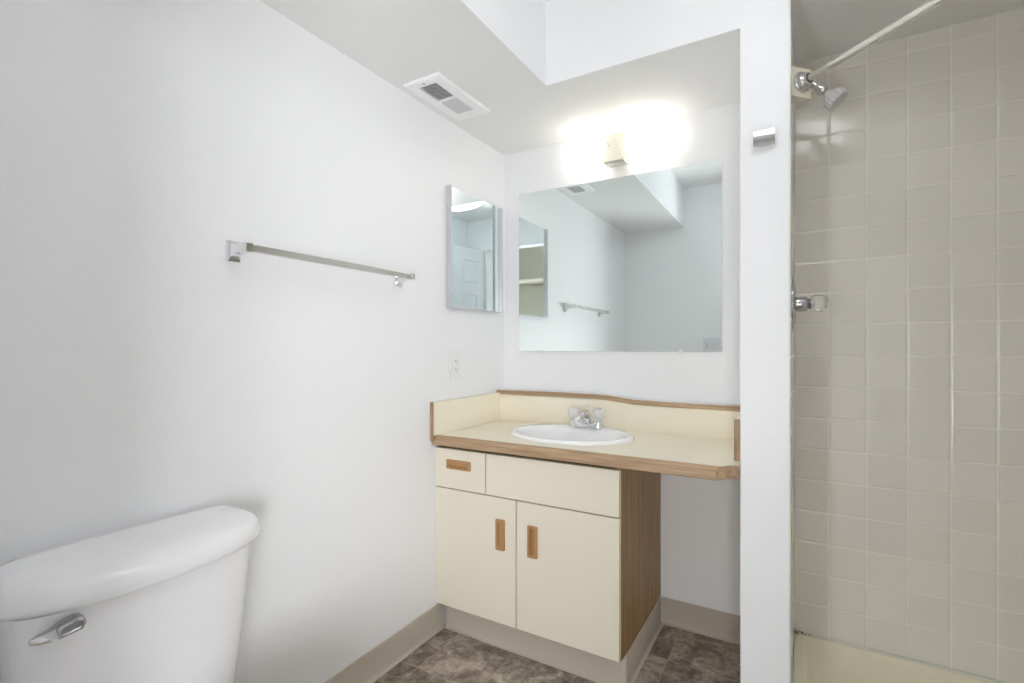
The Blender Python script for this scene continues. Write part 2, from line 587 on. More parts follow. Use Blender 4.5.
def recess_pull(xc, zc, w_, h_, par, m_, horiz):
    """oak cup pull let into the front: bevelled outer plate with a scooped finger well"""
    bm = bmesh.new()
    y_f = CF - 0.0065
    if horiz:
        outs = [((w_, h_), CF + 0.0005), ((w_, h_), y_f + 0.001), ((w_ - 0.003, h_ - 0.003), y_f), ((w_ - 0.020, h_ - 0.017), y_f), ((w_ - 0.026, h_ - 0.023), y_f + 0.0058)]
    else:
        outs = [((w_, h_), CF + 0.0005), ((w_, h_), y_f + 0.001), ((w_ - 0.003, h_ - 0.003), y_f), ((w_ - 0.019, h_ - 0.022), y_f), ((w_ - 0.025, h_ - 0.030), y_f + 0.0058)]
    rings = []
    for (ww, hh), yy in outs:
        ring = []
        rad = min(0.0045, ww / 2 - 1e-4, hh / 2 - 1e-4) if ww > 0.03 and hh > 0.03 else min(ww, hh) * 0.35
        for cx_, cz_, a0 in ((1, 1, 0), (-1, 1, 90), (-1, -1, 180), (1, -1, 270)):
            for s_ in range(5):
                th = math.radians(a0 + 22.5 * s_)
                ring.append(bm.verts.new((xc + cx_ * (ww / 2 - rad) + rad * math.cos(th), yy, zc + cz_ * (hh / 2 - rad) + rad * math.sin(th))))
        rings.append(ring)
    bridge(bm, rings)
    cap(bm, rings[-1])
    pl = obj('pull', bm, m_, par, 35)
    # the scooped lip: a slanted blade across one side of the well
    bm = bmesh.new()
    if horiz:
        sweep_x(bm, [(y_f - 0.0002, zc + h_ / 2 - 0.007), (y_f - 0.0035, zc + 0.0015), (y_f - 0.0022, zc - 0.0005), (y_f + 0.002, zc + h_ / 2 - 0.009)], xc - w_ / 2 + 0.006, xc + w_ / 2 - 0.006)
    else:
        xe = xc + w_ / 2 - 0.007
        pr = [(xe, y_f - 0.0002), (xc + 0.001, y_f - 0.003), (xc - 0.0005, y_f - 0.002), (xe, y_f + 0.002)]
        prism(bm, pr, zc - h_ / 2 + 0.012, zc + h_ / 2 - 0.012)
    return pl, bm


dw = front('drawer', CXL, 0.2375, 0.580, 0.7305)
pl, bl = recess_pull(0.1165, 0.6735, 0.112, 0.036, dw, 'pull_x', True)
obj('finger_lip', bl, 'pull_x', dw)
front('drawer_front', 0.2425, 0.7505, 0.580, 0.7305)
d1 = front('door', CXL, 0.3685, 0.119, 0.5755)
pl, bl = recess_pull(0.3055, 0.4425, 0.038, 0.112, d1, 'pull_z', False)
obj('finger_lip', bl, 'pull_z', d1)
d2 = front('door', 0.3735, 0.7505, 0.119, 0.5755)
pl, bl = recess_pull(0.4385, 0.4425, 0.038, 0.112, d2, 'pull_z', False)
bl.free()
# recessed toe kick wrapped in vinyl cove base
tk = B(0.016, 0.748, 1.607, 2.06, 0.0, 0.1115)
obj('toe_kick', tk, 'edge', cab)
bm = bmesh.new()
rings = []
for off, z in [(0.0, 0.1105), (0.003, 0.1105), (0.0042, 0.109), (0.0042, 0.016), (0.0058, 0.008), (0.0095, 0.003), (0.014, 0.0008), (0.014, 0.0)]:
    ring = [bm.verts.new((0.015, 1.6065 - off, z))]
    ring.append(bm.verts.new((0.742, 1.6065 - off, z)))
    for s_ in range(1, 6):
        th = math.radians(-90 + 15 * s_)
        rr = 0.0105 + off
        ring.append(bm.verts.new((0.742 + rr * math.cos(th), 1.617 + rr * math.sin(th), z)))
    ring.append(bm.verts.new((0.7525 + off, 1.617, z)))
    ring.append(bm.verts.new((0.7525 + off, 2.062, z)))
    rings.append(ring)
bridge(bm, rings, closed=False)
obj('vinyl_base', bm, 'vinyl', cab, 40)

# ------------------------------------------------------------------ countertop
ZT = 0.7815
CFY = 1.528          # front of the nosing
top = thing('vanity_countertop', 'cream laminate vanity countertop with oak front edge and low splashes', 'countertop', (0.55, 1.8, 0.745))
SCX, SCY, SA, SB = 0.470, 1.802, 0.247, 0.198       # sink centre and outer half axes
NS = 64


def plate_with_hole(outer, a, b, z0, z1):
    bm = bmesh.new()
    for z in (z0, z1):
        ov = [bm.verts.new((x, y, z)) for x, y in outer]
        iv = [bm.verts.new((SCX + a * math.cos(2 * math.pi * i / NS), SCY + b * math.sin(2 * math.pi * i / NS), z)) for i in range(NS)]
        es = []
        for L in (ov, iv):
            for i in range(len(L)):
                es.append(bm.edges.new((L[i], L[(i + 1) % len(L)])))
        bmesh.ops.triangle_fill(bm, edges=es, use_beauty=True)
        if z == z0:
            o0, i0 = ov, iv
    bridge(bm, [o0, ov]); bridge(bm, [i0, iv])
    return bm


yin = CFY + 0.021
obj('slab', plate_with_hole([(0.002, yin), (1.052, yin), (1.0985, yin + 0.05), (1.0985, 2.076), (0.002, 2.076)], SA - 0.012, SB - 0.012, ZT - 0.036, ZT), 'counter', top)
# oak nosing: chamfered bar along the front with a clipped corner piece
prof = [(0.021, ZT), (0.016, ZT + 0.0), (0.0035, ZT - 0.010), (0.0, ZT - 0.014), (0.0, ZT - 0.034), (0.002, ZT - 0.037), (0.021, ZT - 0.037)]
bm = bmesh.new()
a_ = [bm.verts.new((0.0015, CFY + d, z)) for d, z in prof]
tan = 0.42
b_ = [bm.verts.new((1.043 + d * tan, CFY + d, z)) for d, z in prof]
bridge(bm, [a_, b_]); cap(bm, a_); cap(bm, b_)
obj('nosing', bm, 'oak_x', top)
bm = bmesh.new()
a_ = [bm.verts.new((1.0435 + d * tan, CFY + d, z)) for d, z in prof]
dvec = Vector((0.0555, 0.060, 0))
b_ = [bm.verts.new((1.0993, CFY + 0.060 + d * 1.05, z)) for d, z in prof]
bridge(bm, [a_, b_]); cap(bm, a_); cap(bm, b_)
obj('nosing_corner', bm, 'oak_x', top)
# splashes
bs = obj('backsplash', B(0.020, 1.0985, 2.0085, 2.0765, ZT, 0.9045), 'counter', top)
bm = bmesh.new()
rings = []
zcap = [(0.001, 0.924), (0.30, 0.927), (0.48, 0.926), (0.55, 0.9225), (0.66, 0.911), (0.80, 0.9085), (0.95, 0.9085), (1.098, 0.9085)]
for x, z in zcap:
    rings.append([bm.verts.new(c) for c in ((x, 2.004, z), (x, 2.022, z), (x, 2.022, z - 0.019), (x, 2.004, z - 0.019))])
bridge(bm, rings); cap(bm, rings[0]); cap(bm, rings[-1])
obj('trim_strip', bm, 'oak_x', bs)
bm = bmesh.new()
rings = []
for x, z in zcap:
    rings.append([bm.verts.new(c) for c in ((x + 0.001, 2.0222, z - 0.001), (x + 0.0005, 2.0768, z - 0.001), (x + 0.0005, 2.0768, z - 0.03), (x + 0.001, 2.0222, z - 0.03))])
bridge(bm, rings); cap(bm, rings[0]); cap(bm, rings[-1])
obj('caulk_fillet', bm, 'plastic', bs)
sl = obj('side_splash', B(0.0015, 0.020, 1.5285, 2.076, ZT, 0.911, 0.001, 1), 'counter', top)
obj('trim_strip', B(0.0008, 0.0120, 1.518, 1.5285, ZT - 0.022, 0.911, 0.001, 1), 'oak_z', sl)
sr = obj('side_splash', B(1.078, 1.0985, 1.662, 2.008, ZT, 0.906, 0.001, 1), 'counter', top)
obj('trim_strip', B(1.0765, 1.0985, 1.6515, 1.662, ZT, 0.9065, 0.001, 1), 'oak_z', sr)

# ------------------------------------------------------------------ sink
sink = thing('sink', 'white oval drop-in porcelain sink set into the cream countertop', 'sink', (SCX, SCY, ZT))
bm = bmesh.new()
rings = []
# (scale a, scale b, y shift, z)
prf = [(SA, SB, 0.0, 0.0005), (SA + 0.0005, SB + 0.0005, 0.0, 0.006), (SA - 0.003, SB - 0.003, 0.0, 0.0115), (SA - 0.010, SB - 0.010, 0.0, 0.014),
       (SA - 0.022, SB - 0.026, -0.004, 0.0135), (SA - 0.030, SB - 0.038, -0.010, 0.011), (SA - 0.036, SB - 0.046, -0.012, 0.004),
       (SA - 0.044, SB - 0.054, -0.013, -0.012), (SA - 0.060, SB - 0.068, -0.013, -0.050), (SA - 0.085, SB - 0.090, -0.013, -0.090),
       (SA - 0.125, SB - 0.120, -0.010, -0.115), (SA - 0.175, SB - 0.160, -0.006, -0.126), (0.024, 0.024, -0.002, -0.129)]
for a, b, dy, dz in prf:
    rings.append([bm.verts.new((SCX + a * math.cos(2 * math.pi * i / NS), SCY + dy + b * math.sin(2 * math.pi * i / NS), ZT + dz)) for i in range(NS)])
# outside of the bowl, under the counter
prf2 = [(SA - 0.016, SB - 0.016, 0.0, 0.0005), (SA - 0.024, SB - 0.03, -0.004, -0.012), (SA - 0.048, SB - 0.056, -0.013, -0.055), (SA - 0.078, SB - 0.082, -0.013, -0.10), (SA - 0.125, SB - 0.12, -0.01, -0.128), (0.024, 0.024, -0.002, -0.140)]
rings2 = []
for a, b, dy, dz in prf2:
    rings2.append([bm.verts.new((SCX + a * math.cos(2 * math.pi * i / NS), SCY + dy + b * math.sin(2 * math.pi * i / NS), ZT + dz)) for i in range(NS)])
bridge(bm, rings); bridge(bm, rings2); bridge(bm, [rings[0], rings2[0]]); bridge(bm, [rings[-1], rings2[-1]])
obj('basin', bm, 'porcelain', sink, 50)
bm = lathe(bmesh.new(), [(0.0, -0.131), (0.014, -0.1305), (0.018, -0.127), (0.022, -0.126), (0.0235, -0.128), (0.0235, -0.135), (0, -0.135)], (SCX, SCY - 0.002, ZT), n=24)
obj('drain', bm, 'chrome', sink, 40)

# ------------------------------------------------------------------ faucet
FX, FY, FZ = 0.474, SCY + 0.156, ZT + 0.0128
fau = thing('faucet', 'small chrome centreset faucet with two clear knob handles on the sink rim', 'faucet', (FX, FY, FZ))
bm = bmesh.new()
rings = []
for ins, z in ((0.0, 0.0), (0.0, 0.012), (0.002, 0.016), (0.006, 0.019)):
    ring = []
    hw, r_ = 0.050, 0.026 - ins
    for s_ in range(13):
        th = math.radians(-90 + 15 * s_)
        ring.append(bm.verts.new((FX + hw + r_ * math.cos(th), FY + r_ * math.sin(th), FZ + z)))
    for s_ in range(13):
        th = math.radians(90 + 15 * s_)
        ring.append(bm.verts.new((FX - hw + r_ * math.cos(th), FY + r_ * math.sin(th), FZ + z)))
    rings.append(ring)
bridge(bm, rings); cap(bm, rings[0]); cap(bm, rings[-1])
obj('base_plate', bm, 'chrome', fau, 40)
# spout: a stout hump that reaches forward over the bowl
bm = bmesh.new()
pts = [(FX, FY + 0.004, FZ + 0.015), (FX, FY + 0.002, FZ + 0.038), (FX, FY - 0.010, FZ + 0.052), (FX, FY - 0.034, FZ + 0.054), (FX, FY - 0.066, FZ + 0.046), (FX, FY - 0.092, FZ + 0.036), (FX, FY - 0.100, FZ + 0.026)]
tube(bm, pts, [0.020, 0.018, 0.0165, 0.0150, 0.0135, 0.0125, 0.0115], 20)
obj('spout', bm, 'chrome', fau, 50)
bm = lathe(bmesh.new(), [(0, 0.0), (0.0026, 0), (0.0026, 0.040), (0.0052, 0.043), (0.0052, 0.049), (0.003, 0.053), (0, 0.0535)], (FX, FY + 0.014, FZ + 0.040), n=14)
obj('lift_rod', bm, 'chrome', fau, 40)
for sx_ in (-1, 1):
    hx = FX + sx_ * 0.052
    bm = lathe(bmesh.new(), [(0, 0.015), (0.0225, 0.015), (0.0225, 0.020), (0.019, 0.026), (0.012, 0.029), (0.012, 0.034), (0, 0.034)], (hx, FY, FZ), n=24)
    h_ = obj('handle', bm, 'chrome', fau, 40)
    fl = lambda i, r, h: 1.0 if r < 0.012 else (1.0 if i % 6 < 3 else 0.90)
    bm = lathe(bmesh.new(), [(0, 0.032), (0.016, 0.032), (0.0215, 0.037), (0.0265, 0.046), (0.0268, 0.062), (0.0245, 0.071), (0.016, 0.077), (0, 0.0785)], (hx, FY, FZ), n=48, flute=fl)
    obj('knob', bm, 'acrylic', h_, 50)

# ------------------------------------------------------------------ wall mirror
MX0, MX1, MZ0, MZ1 = 0.088, 0.986, 1.1075, 1.851
mir = thing('wall_mirror', 'large frameless rectangular mirror above the vanity countertop', 'mirror', ((MX0 + MX1) / 2, YB, MZ0))
bm = B(MX0, MX1, YB - 0.0065, YB - 0.001, MZ0, MZ1, 0.0008, 1)
bmesh.ops.rotate(bm, verts=bm.verts[:], cent=(MX1, YB - 0.001, 0), matrix=Matrix.Rotation(math.radians(0.29), 3, 'Z'))
obj('mirror_pane', bm, 'mirror', mir)
for cx_, up in ((0.185, 1), (0.853, 1), (0.19, 0), (0.833, 0)):
    z_ = MZ1 if up else MZ0
    bm = bmesh.new()
    s_ = 1 if up else -1
    prf = [(YB - 0.0005, z_ + s_ * 0.014), (YB - 0.003, z_ + s_ * 0.014), (YB - 0.003, z_ + s_ * 0.002), (YB - 0.0072, z_ + s_ * 0.001), (YB - 0.0072, z_ - s_ * 0.009), (YB - 0.0092, z_ - s_ * 0.009), (YB - 0.0092, z_ + s_ * 0.004), (YB - 0.0045, z_ + s_ * 0.006), (YB - 0.0045, z_ + s_ * 0.016), (YB - 0.0005, z_ + s_ * 0.016)]
    sweep_x(bm, prf, cx_ - 0.009, cx_ + 0.009)
    obj('clip', bm, 'plastic', mir)

# ------------------------------------------------------------------ medicine cabinet
Y0, Y1, Z0, Z1 = 1.622, 2.018, 1.292, 1.784
med = thing('medicine_cabinet', 'slim mirrored medicine cabinet on the long wall beside the corner', 'medicine cabinet', (0.0, (Y0 + Y1) / 2, Z0))
obj('body', B(0.001, 0.0105, Y0 + 0.002, Y1 - 0.002, Z0 + 0.002, Z1 - 0.002), 'brushed', med)
md = obj('mirror_door', B(0.0108, 0.0145, Y0 + 0.0065, Y1 - 0.0065, Z0, Z1, 0.0006, 1), 'mirror', med)
for ya, yb in ((Y0, Y0 + 0.006), (Y1 - 0.006, Y1)):
    obj('side_rail', B(0.001, 0.0265, ya, yb, Z0 - 0.002, Z1 + 0.001, 0.0008, 1), 'rail', med)
obj('bottom_lip', B(0.011, 0.020, Y0 + 0.0065, Y1 - 0.0065, Z0 - 0.003, Z0 - 0.0002), 'rail', med)

# ------------------------------------------------------------------ vanity light
vl = thing('vanity_light', 'two-lamp vanity light with frosted glass shades above the big mirror', 'wall light', (0.585, YB, 1.97))
obj('back_plate', B(0.40, 0.775, YB - 0.018, YB - 0.001, 1.915, 2.03, 0.004), 'cream', vl)
for x0, x1 in ((0.398, 0.522), (0.636, 0.776)):
    # half-round frosted glass trough
    bm = bmesh.new()
    rings = []
    for x, s_ in ((x0, 0.90), (x0 + 0.004, 0.97), (x0 + 0.010, 1.0), (x1 - 0.010, 1.0), (x1 - 0.004, 0.97), (x1, 0.90)):
        ring = []
        for k in range(17):
            th = math.radians(-90 + 180 * k / 16)
            e = 0.55
            cy_ = abs(math.cos(th)) ** e
            sz_ = math.copysign(abs(math.sin(th)) ** e, math.sin(th))
            ring.append(bm.verts.new((x, YB - 0.019 - 0.072 * s_ * cy_, 1.961 + 0.057 * s_ * sz_)))
        rings.append(ring)
    bridge(bm, rings); cap(bm, rings[0]); cap(bm, rings[-1])
    obj('glass_shade', bm, 'lamp_van', vl, 50)
cp = obj('centre_plate', B(0.526, 0.632, YB - 0.070, YB - 0.019, 1.897, 2.014, 0.004), 'cream', vl)
obj('bottom_lip', B(0.541, 0.628, YB - 0.090, YB - 0.03, 1.887, 1.8965, 0.003), 'brushed', vl)
bm = lathe(bmesh.new(), [(0, 0.0), (0.0075, 0), (0.0075, 0.005), (0.005, 0.0085), (0, 0.009)], (0.552, YB - 0.0702, 1.972), (0, -1, 0), n=20)
obj('screw_knob', bm, 'brushed', vl, 40)

# ------------------------------------------------------------------ soffit vent
vt = thing('ceiling_vent', 'white rectangular exhaust vent with two louvred openings in the soffit', 'vent', (0.117, 1.5, ZS))
bm = bmesh.new()
V0, V1, W0, W1 = 0.042, 0.190, 1.337, 1.645
gx0, gx1 = 0.076, 0.153
ga = (1.368, 1.479); gb = (1.489, 1.597)
# frame plate built as four rails and a bar with sloping outer edge
zt, zb = ZS - 0.0005, ZS - 0.010
for x0, x1, y0_, y1_ in ((V0, gx0, W0, W1), (gx1, V1, W0, W1), (gx0, gx1, W0, ga[0]), (gx0, gx1, ga[1], gb[0]), (gx0, gx1, gb[1], W1)):
    box(bm, x0, x1, y0_, y1_, zb, zt)
rings = [[bm.verts.new(c) for c in ((V0 - e, W0 - e, z), (V1 + e, W0 - e, z), (V1 + e, W1 + e, z), (V0 - e, W1 + e, z))] for e, z in ((0.0, zb), (0.006, zb + 0.004), (0.007, zt))]
bridge(bm, rings)
obj('frame', bm, 'white_metal', vt)
for (y0_, y1_), tilt in ((ga, 1), (gb, -1)):
    bm = bmesh.new()
    n_ = 11
    for i in range(n_):
        yc = y0_ + (i + 0.5) * (y1_ - y0_) / n_
        sweep_x(bm, [(yc - tilt * 0.0048, zb + 0.001), (yc - tilt * 0.0040, zb + 0.0005), (yc + tilt * 0.0050, zb + 0.0085), (yc + tilt * 0.0042, zb + 0.009)], gx0, gx1)
    obj('louvre', bm, 'louvre', vt)
obj('duct_shadow_pan', B(gx0, gx1, ga[0], gb[1], zt - 0.0004, zt), 'pan_grey', vt)  # grey sheet standing for the shade inside the duct
for y_ in (1.352, 1.621):
    bm = lathe(bmesh.new(), [(0, 0.0), (0.0042, 0), (0.0036, 0.002), (0, 0.0028)], (0.113, y_, zb), (0, 0, -1), n=14)
    obj('screw', bm, 'brushed', vt, 40)

# ------------------------------------------------------------------ towel bar
tb = thing('towel_bar', 'square chrome towel bar mounted on the long white wall above the toilet', 'towel bar', (0.0, 1.05, 1.37))
obj('bar', B(0.057, 0.0735, 0.748, 1.344, 1.3655, 1.3825, 0.0015), 'brushed', tb)
for yc, s_ in ((0.740, 1), (1.339, -1)):
    bm = bmesh.new()
    rings = []
    for x, hy, hz, zc in ((0.0005, 0.0165, 0.0265, 1.3705), (0.008, 0.0165, 0.0265, 1.3705), (0.0105, 0.014, 0.024, 1.3705), (0.013, 0.0115, 0.0175, 1.372), (0.030, 0.0098, 0.0125, 1.374), (0.056, 0.0098, 0.0115, 1.374), (0.0745, 0.0098, 0.0108, 1.374), (0.0765, 0.008, 0.009, 1.374)):
        rings.append([bm.verts.new((x, yc + a * hy, zc + b * hz)) for a, b in ((-1, -1), (1, -1), (1, 1), (-1, 1))])
    bridge(bm, rings); cap(bm, rings[0]); cap(bm, rings[-1])
    obj('mount', bm, 'chrome', tb)

# ------------------------------------------------------------------ outlet and switch
ou = thing('wall_outlet', 'white rectangular outlet plate on the long wall under the medicine cabinet', 'outlet', (0.0, 1.679, 1.052))
obj('cover_plate', B(0.0005, 0.0065, 1.6435, 1.7145, 0.994, 1.110, 0.003, 2), 'plastic', ou)
rc = obj('receptacle', B(0.0066, 0.0095, 1.662, 1.696, 1.019, 1.085, 0.0015, 2), 'plastic', ou)
bm = bmesh.new()
for zc_ in (1.036, 1.068):
    box(bm, 0.0094, 0.0098, 1.6715, 1.6735, zc_ - 0.005, zc_ + 0.005)
    box(bm, 0.0094, 0.0098, 1.6845, 1.6865, zc_ - 0.004, zc_ + 0.004)
    lathe(bm, [(0, 0), (0.0026, 0), (0.0026, 0.0005), (0, 0.0005)], (0.0094, 1.679, zc_ - 0.010), (1, 0, 0), n=12)
obj('slots', bm, 'dark', rc)
bm = B(0.0095, 0.0108, 1.670, 1.677, 1.0495, 1.0545, 0.0004, 1); box(bm, 0.0095, 0.0108, 1.681, 1.688, 1.0495, 1.0545, 0.0004, 1)
obj('test_buttons', bm, 'cream', rc)

sw = thing('light_switch', 'white light switch plate reflected in the lower corner of the big mirror', 'light switch', (0.665, YR, 1.14))
obj('cover_plate', B(0.61, 0.722, YR + 0.0005, YR + 0.0065, 1.085, 1.20, 0.003, 2), 'door', sw)
for x_ in (0.643, 0.689):
    bm = bmesh.new()
    sweep_x(bm, [(YR + 0.0065, 1.131), (YR + 0.0065, 1.154), (YR + 0.017, 1.153), (YR + 0.018, 1.147)], x_ - 0.005, x_ + 0.005)
    obj('toggle', bm, 'brushed', sw)

# ------------------------------------------------------------------ robe hook on the wall end
hk = thing('robe_hook', 'small chrome robe hook on the narrow wall end', 'hook', (1.164, YN, 1.715))
obj('base', B(1.148, 1.180, YN - 0.005, YN - 0.0003, 1.700, 1.728, 0.0015), 'hook', hk)
bm = bmesh.new()
ctr = []
for k in range(9):
    th = math.radians(-20 - 75 * k / 8)
    ctr.append((YN - 0.004 - 0.026 + 0.026 * math.cos(th) * 1.0, 1.712 + 0.016 * math.sin(th)))
ctr = [(YN - 0.0045, 1.712)] + [(YN - 0.008, 1.7035), (YN - 0.015, 1.6985), (YN - 0.023, 1.6985), (YN - 0.029, 1.703), (YN - 0.0305, 1.711), (YN - 0.0295, 1.722), (YN - 0.027, 1.735)]
pr_a, pr_b = [], []
for i, (y, z) in enumerate(ctr):
    p0 = Vector(ctr[max(i - 1, 0)]); p1 = Vector(ctr[min(i + 1, len(ctr) - 1)])
    d = (p1 - p0).normalized(); nn = Vector((-d.y, d.x)) * 0.0016
    pr_a.append((y + nn.x, z + nn.y)); pr_b.append((y - nn.x, z - nn.y))
sweep_x(bm, pr_a + pr_b[::-1], 1.1365, 1.1905)
obj('hook_plate', bm, 'hook', hk, 40)

# ------------------------------------------------------------------ toilet
to = thing('toilet', 'white two-piece toilet with its tank against the long wall', 'toilet', (0.35, 0.47, 0.0))
TCY = 0.496


def tank_ring(bm, x0, x1, hy, z, bow, n=48, pw=5.0, cy=TCY):
    ring = []
    cx_ = (x0 + x1) / 2; hx = (x1 - x0) / 2
    for i in range(n):
        th = 2 * math.pi * i / n
        c, s = math.cos(th), math.sin(th)
        e = 2.0 / pw
        x = cx_ + hx * math.copysign(abs(c) ** e, c)
        y = hy * math.copysign(abs(s) ** e, s)
        if x > cx_:
            x += bow * (1 - (y / hy) ** 2) * (x - cx_) / hx
        ring.append(bm.verts.new((x, cy + y, z)))
    return ring


bm = bmesh.new()
rings = [tank_ring(bm, 0.022, x1, hy + 0.006, z, bow, cy=TCY - 0.005) for x1, hy, z, bow in ((0.150, 0.168, 0.345, 0.022), (0.160, 0.176, 0.36, 0.024), (0.170, 0.188, 0.50, 0.026), (0.176, 0.196, 0.60, 0.027), (0.180, 0.202, 0.680, 0.028))]
bridge(bm, rings); cap(bm, rings[0]); cap(bm, rings[-1])
obj('tank', bm, 'toilet', to, 50)
bm = bmesh.new()
rings = [tank_ring(bm, x0, x1, hy, z, bow, 64, pw) for x0, x1, hy, z, bow, pw in (
    (0.016, 0.172, 0.220, 0.6805, 0.046, 4.3), (0.012, 0.177, 0.228, 0.684, 0.048, 4.3), (0.010, 0.180, 0.231, 0.693, 0.048, 4.3), (0.010, 0.180, 0.231, 0.702, 0.048, 4.3),
    (0.011, 0.178, 0.229, 0.714, 0.048, 4.3), (0.013, 0.176, 0.224, 0.725, 0.041, 4.8), (0.017, 0.166, 0.216, 0.7345, 0.037, 4.6), (0.023, 0.152, 0.203, 0.7415, 0.031, 4.4), (0.035, 0.132, 0.184, 0.7455, 0.022, 4), (0.06, 0.105, 0.13, 0.7475, 0.010, 3))]
bridge(bm, rings); cap(bm, rings[0]); cap(bm, rings[-1])
obj('tank_lid', bm, 'toilet', to, 60)
# flush lever: framed body with a tapering arm
LX = 0.196
bm = bmesh.new()
rings = []
for x, e in ((LX - 0.002, 0.0), (LX + 0.020, 0.0), (LX + 0.024, 0.003)):
    rings.append([bm.verts.new((x, y, z)) for y, z in ((0.322 + e, 0.642 + e), (0.356 - e, 0.645 + e), (0.3605 - e, 0.655), (0.358 - e, 0.665 - e), (0.350 - e, 0.6675 - e), (0.328 + e, 0.6635 - e), (0.322 + e, 0.660 - e))])
rings.append([bm.verts.new((LX + 0.024, y, z)) for y, z in ((0.328, 0.647), (0.353, 0.650), (0.356, 0.655), (0.354, 0.661), (0.348, 0.663), (0.331, 0.6595), (0.328, 0.657))])
rings.append([bm.verts.new((LX + 0.020, y, z)) for y, z in ((0.329, 0.648), (0.352, 0.651), (0.355, 0.655), (0.353, 0.660), (0.347, 0.662), (0.332, 0.6585), (0.329, 0.656))])
bridge(bm, rings); cap(bm, rings[0]); cap(bm, rings[-1])
bmesh.ops.translate(bm, verts=bm.verts[:], vec=(0.001, 0.004, 0.006))
lv = obj('flush_lever', bm, 'hook', to)
bm = bmesh.new()
rings = []
for y, x0, x1, z0, z1 in ((0.328, LX, LX + 0.022, 0.648, 0.667), (0.318, LX + 0.003, LX + 0.0215, 0.6485, 0.6645), (0.305, LX + 0.006, LX + 0.020, 0.6505, 0.6625), (0.294, LX + 0.010, LX + 0.018, 0.6545, 0.6605)):
    rings.append([bm.verts.new(c) for c in ((x0, y, z0), (x1, y, z0), (x1 + 0.0005, y, z0 + 0.35 * (z1 - z0)), (x1 - 0.005, y, z1), (x0, y, z1))])
bridge(bm, rings); cap(bm, rings[0]); cap(bm, rings[-1])
obj('lever_arm', bm, 'hook', lv)
# bowl, seat and seat cover below the frame
def egg(bm, xb, xf, hy, z, n=48):
    ring = []
    cx_ = xb + (xf - xb) * 0.42
    for i in range(n):
        th = 2 * math.pi * i / n
        c, s = math.cos(th), math.sin(th)
        x = cx_ + (xf - cx_) * c if c > 0 else cx_ + (cx_ - xb) * math.copysign(abs(c) ** 0.7, c)
        ring.append(bm.verts.new((x, TCY + hy * math.copysign(abs(s) ** 0.9, s), z)))
    return ring
bm = bmesh.new()
rings = [egg(bm, *a) for a in ((0.20, 0.56, 0.125, 0.0), (0.20, 0.56, 0.125, 0.03), (0.21, 0.53, 0.105, 0.08), (0.20, 0.54, 0.105, 0.16), (0.18, 0.62, 0.14, 0.25), (0.16, 0.68, 0.175, 0.33), (0.155, 0.695, 0.182, 0.37), (0.155, 0.695, 0.182, 0.388), (0.17, 0.685, 0.172, 0.394),
                               (0.30, 0.655, 0.135, 0.392), (0.31, 0.645, 0.125, 0.37), (0.34, 0.60, 0.10, 0.28), (0.40, 0.52, 0.05, 0.20))]
bridge(bm, rings); cap(bm, rings[0]); cap(bm, rings[-1])
box(bm, 0.03, 0.24, TCY - 0.14, TCY + 0.14, 0.26, 0.344, 0.012)
bmesh.ops.scale(bm, verts=bm.verts[:], vec=(1, 1, 0.9))
obj('bowl', bm, 'toilet', to, 50)
bm = bmesh.new()
rings = [egg(bm, *a) for a in ((0.245, 0.695, 0.184, 0.396), (0.243, 0.70, 0.187, 0.404), (0.25, 0.692, 0.18, 0.413), (0.31, 0.64, 0.125, 0.413), (0.315, 0.635, 0.12, 0.404), (0.315, 0.635, 0.12, 0.396))]
bridge(bm, rings); bridge(bm, [rings[-1], rings[0]])
bmesh.ops.scale(bm, verts=bm.verts[:], vec=(1, 1, 0.9))
obj('seat', bm, 'toilet', to, 50)
bm = bmesh.new()
rings = [egg(bm, *a) for a in ((0.245, 0.695, 0.184, 0.4145), (0.243, 0.70, 0.187, 0.422), (0.255, 0.69, 0.178, 0.431), (0.30, 0.64, 0.13, 0.4345))]
bridge(bm, rings); cap(bm, rings[0]); cap(bm, rings[-1])
bmesh.ops.scale(bm, verts=bm.verts[:], vec=(1, 1, 0.9))
obj('seat_cover', bm, 'toilet', to, 50)

# ------------------------------------------------------------------ shower fittings
TX = X2 + 0.003          # tile face of the end wall
sh = thing('showerhead', 'grey ribbed shower head on a chrome arm from the tiled end wall', 'shower head', (TX, 1.845, 1.965))
SY = 1.845
bm = lathe(bmesh.new(), [(0, 0.0), (0.030, 0.0), (0.029, 0.004), (0.022, 0.009), (0.011, 0.012), (0.010, 0.012)], (TX, SY, 1.968), (1, 0, 0), n=28)
obj('wall_flange', bm, 'chrome', sh, 40)
pts = [(TX, SY, 1.968), (TX + 0.034, SY, 1.967), (TX + 0.052, SY - 0.001, 1.959), (TX + 0.067, SY - 0.002, 1.945), (TX + 0.080, SY - 0.003, 1.930)]
obj('arm', tube(bmesh.new(), pts, 0.0125, 18), 'chrome', sh, 60)
hd = Vector((0.64, -0.12, -0.72)).normalized()
o_ = Vector(pts[-1])
bm = lathe(bmesh.new(), [(0, -0.022), (0.0145, -0.022), (0.0155, -0.019), (0.0155, 0.004), (0.012, 0.009), (0.0095, 0.012), (0.011, 0.017), (0.0135, 0.022), (0.0125, 0.028), (0, 0.029)], o_, hd, n=24)
obj('swivel_nut', bm, 'chrome', sh, 40)
fl = lambda i, r, h: 1.0 if (r < 0.028 or i % 4 < 2) else 0.965
bm = lathe(bmesh.new(), [(0, 0.018), (0.012, 0.018), (0.015, 0.026), (0.023, 0.036), (0.0305, 0.040), (0.033, 0.043), (0.034, 0.054), (0.0345, 0.064), (0.0325, 0.067), (0.029, 0.068), (0.027, 0.0655), (0, 0.0655)], o_, hd, n=72, flute=lambda i, r, h: 1.0 if (r < 0.031 or i % 4 < 2) else 0.93)
obj('spray_head', bm, 'shower_head', sh, 40)

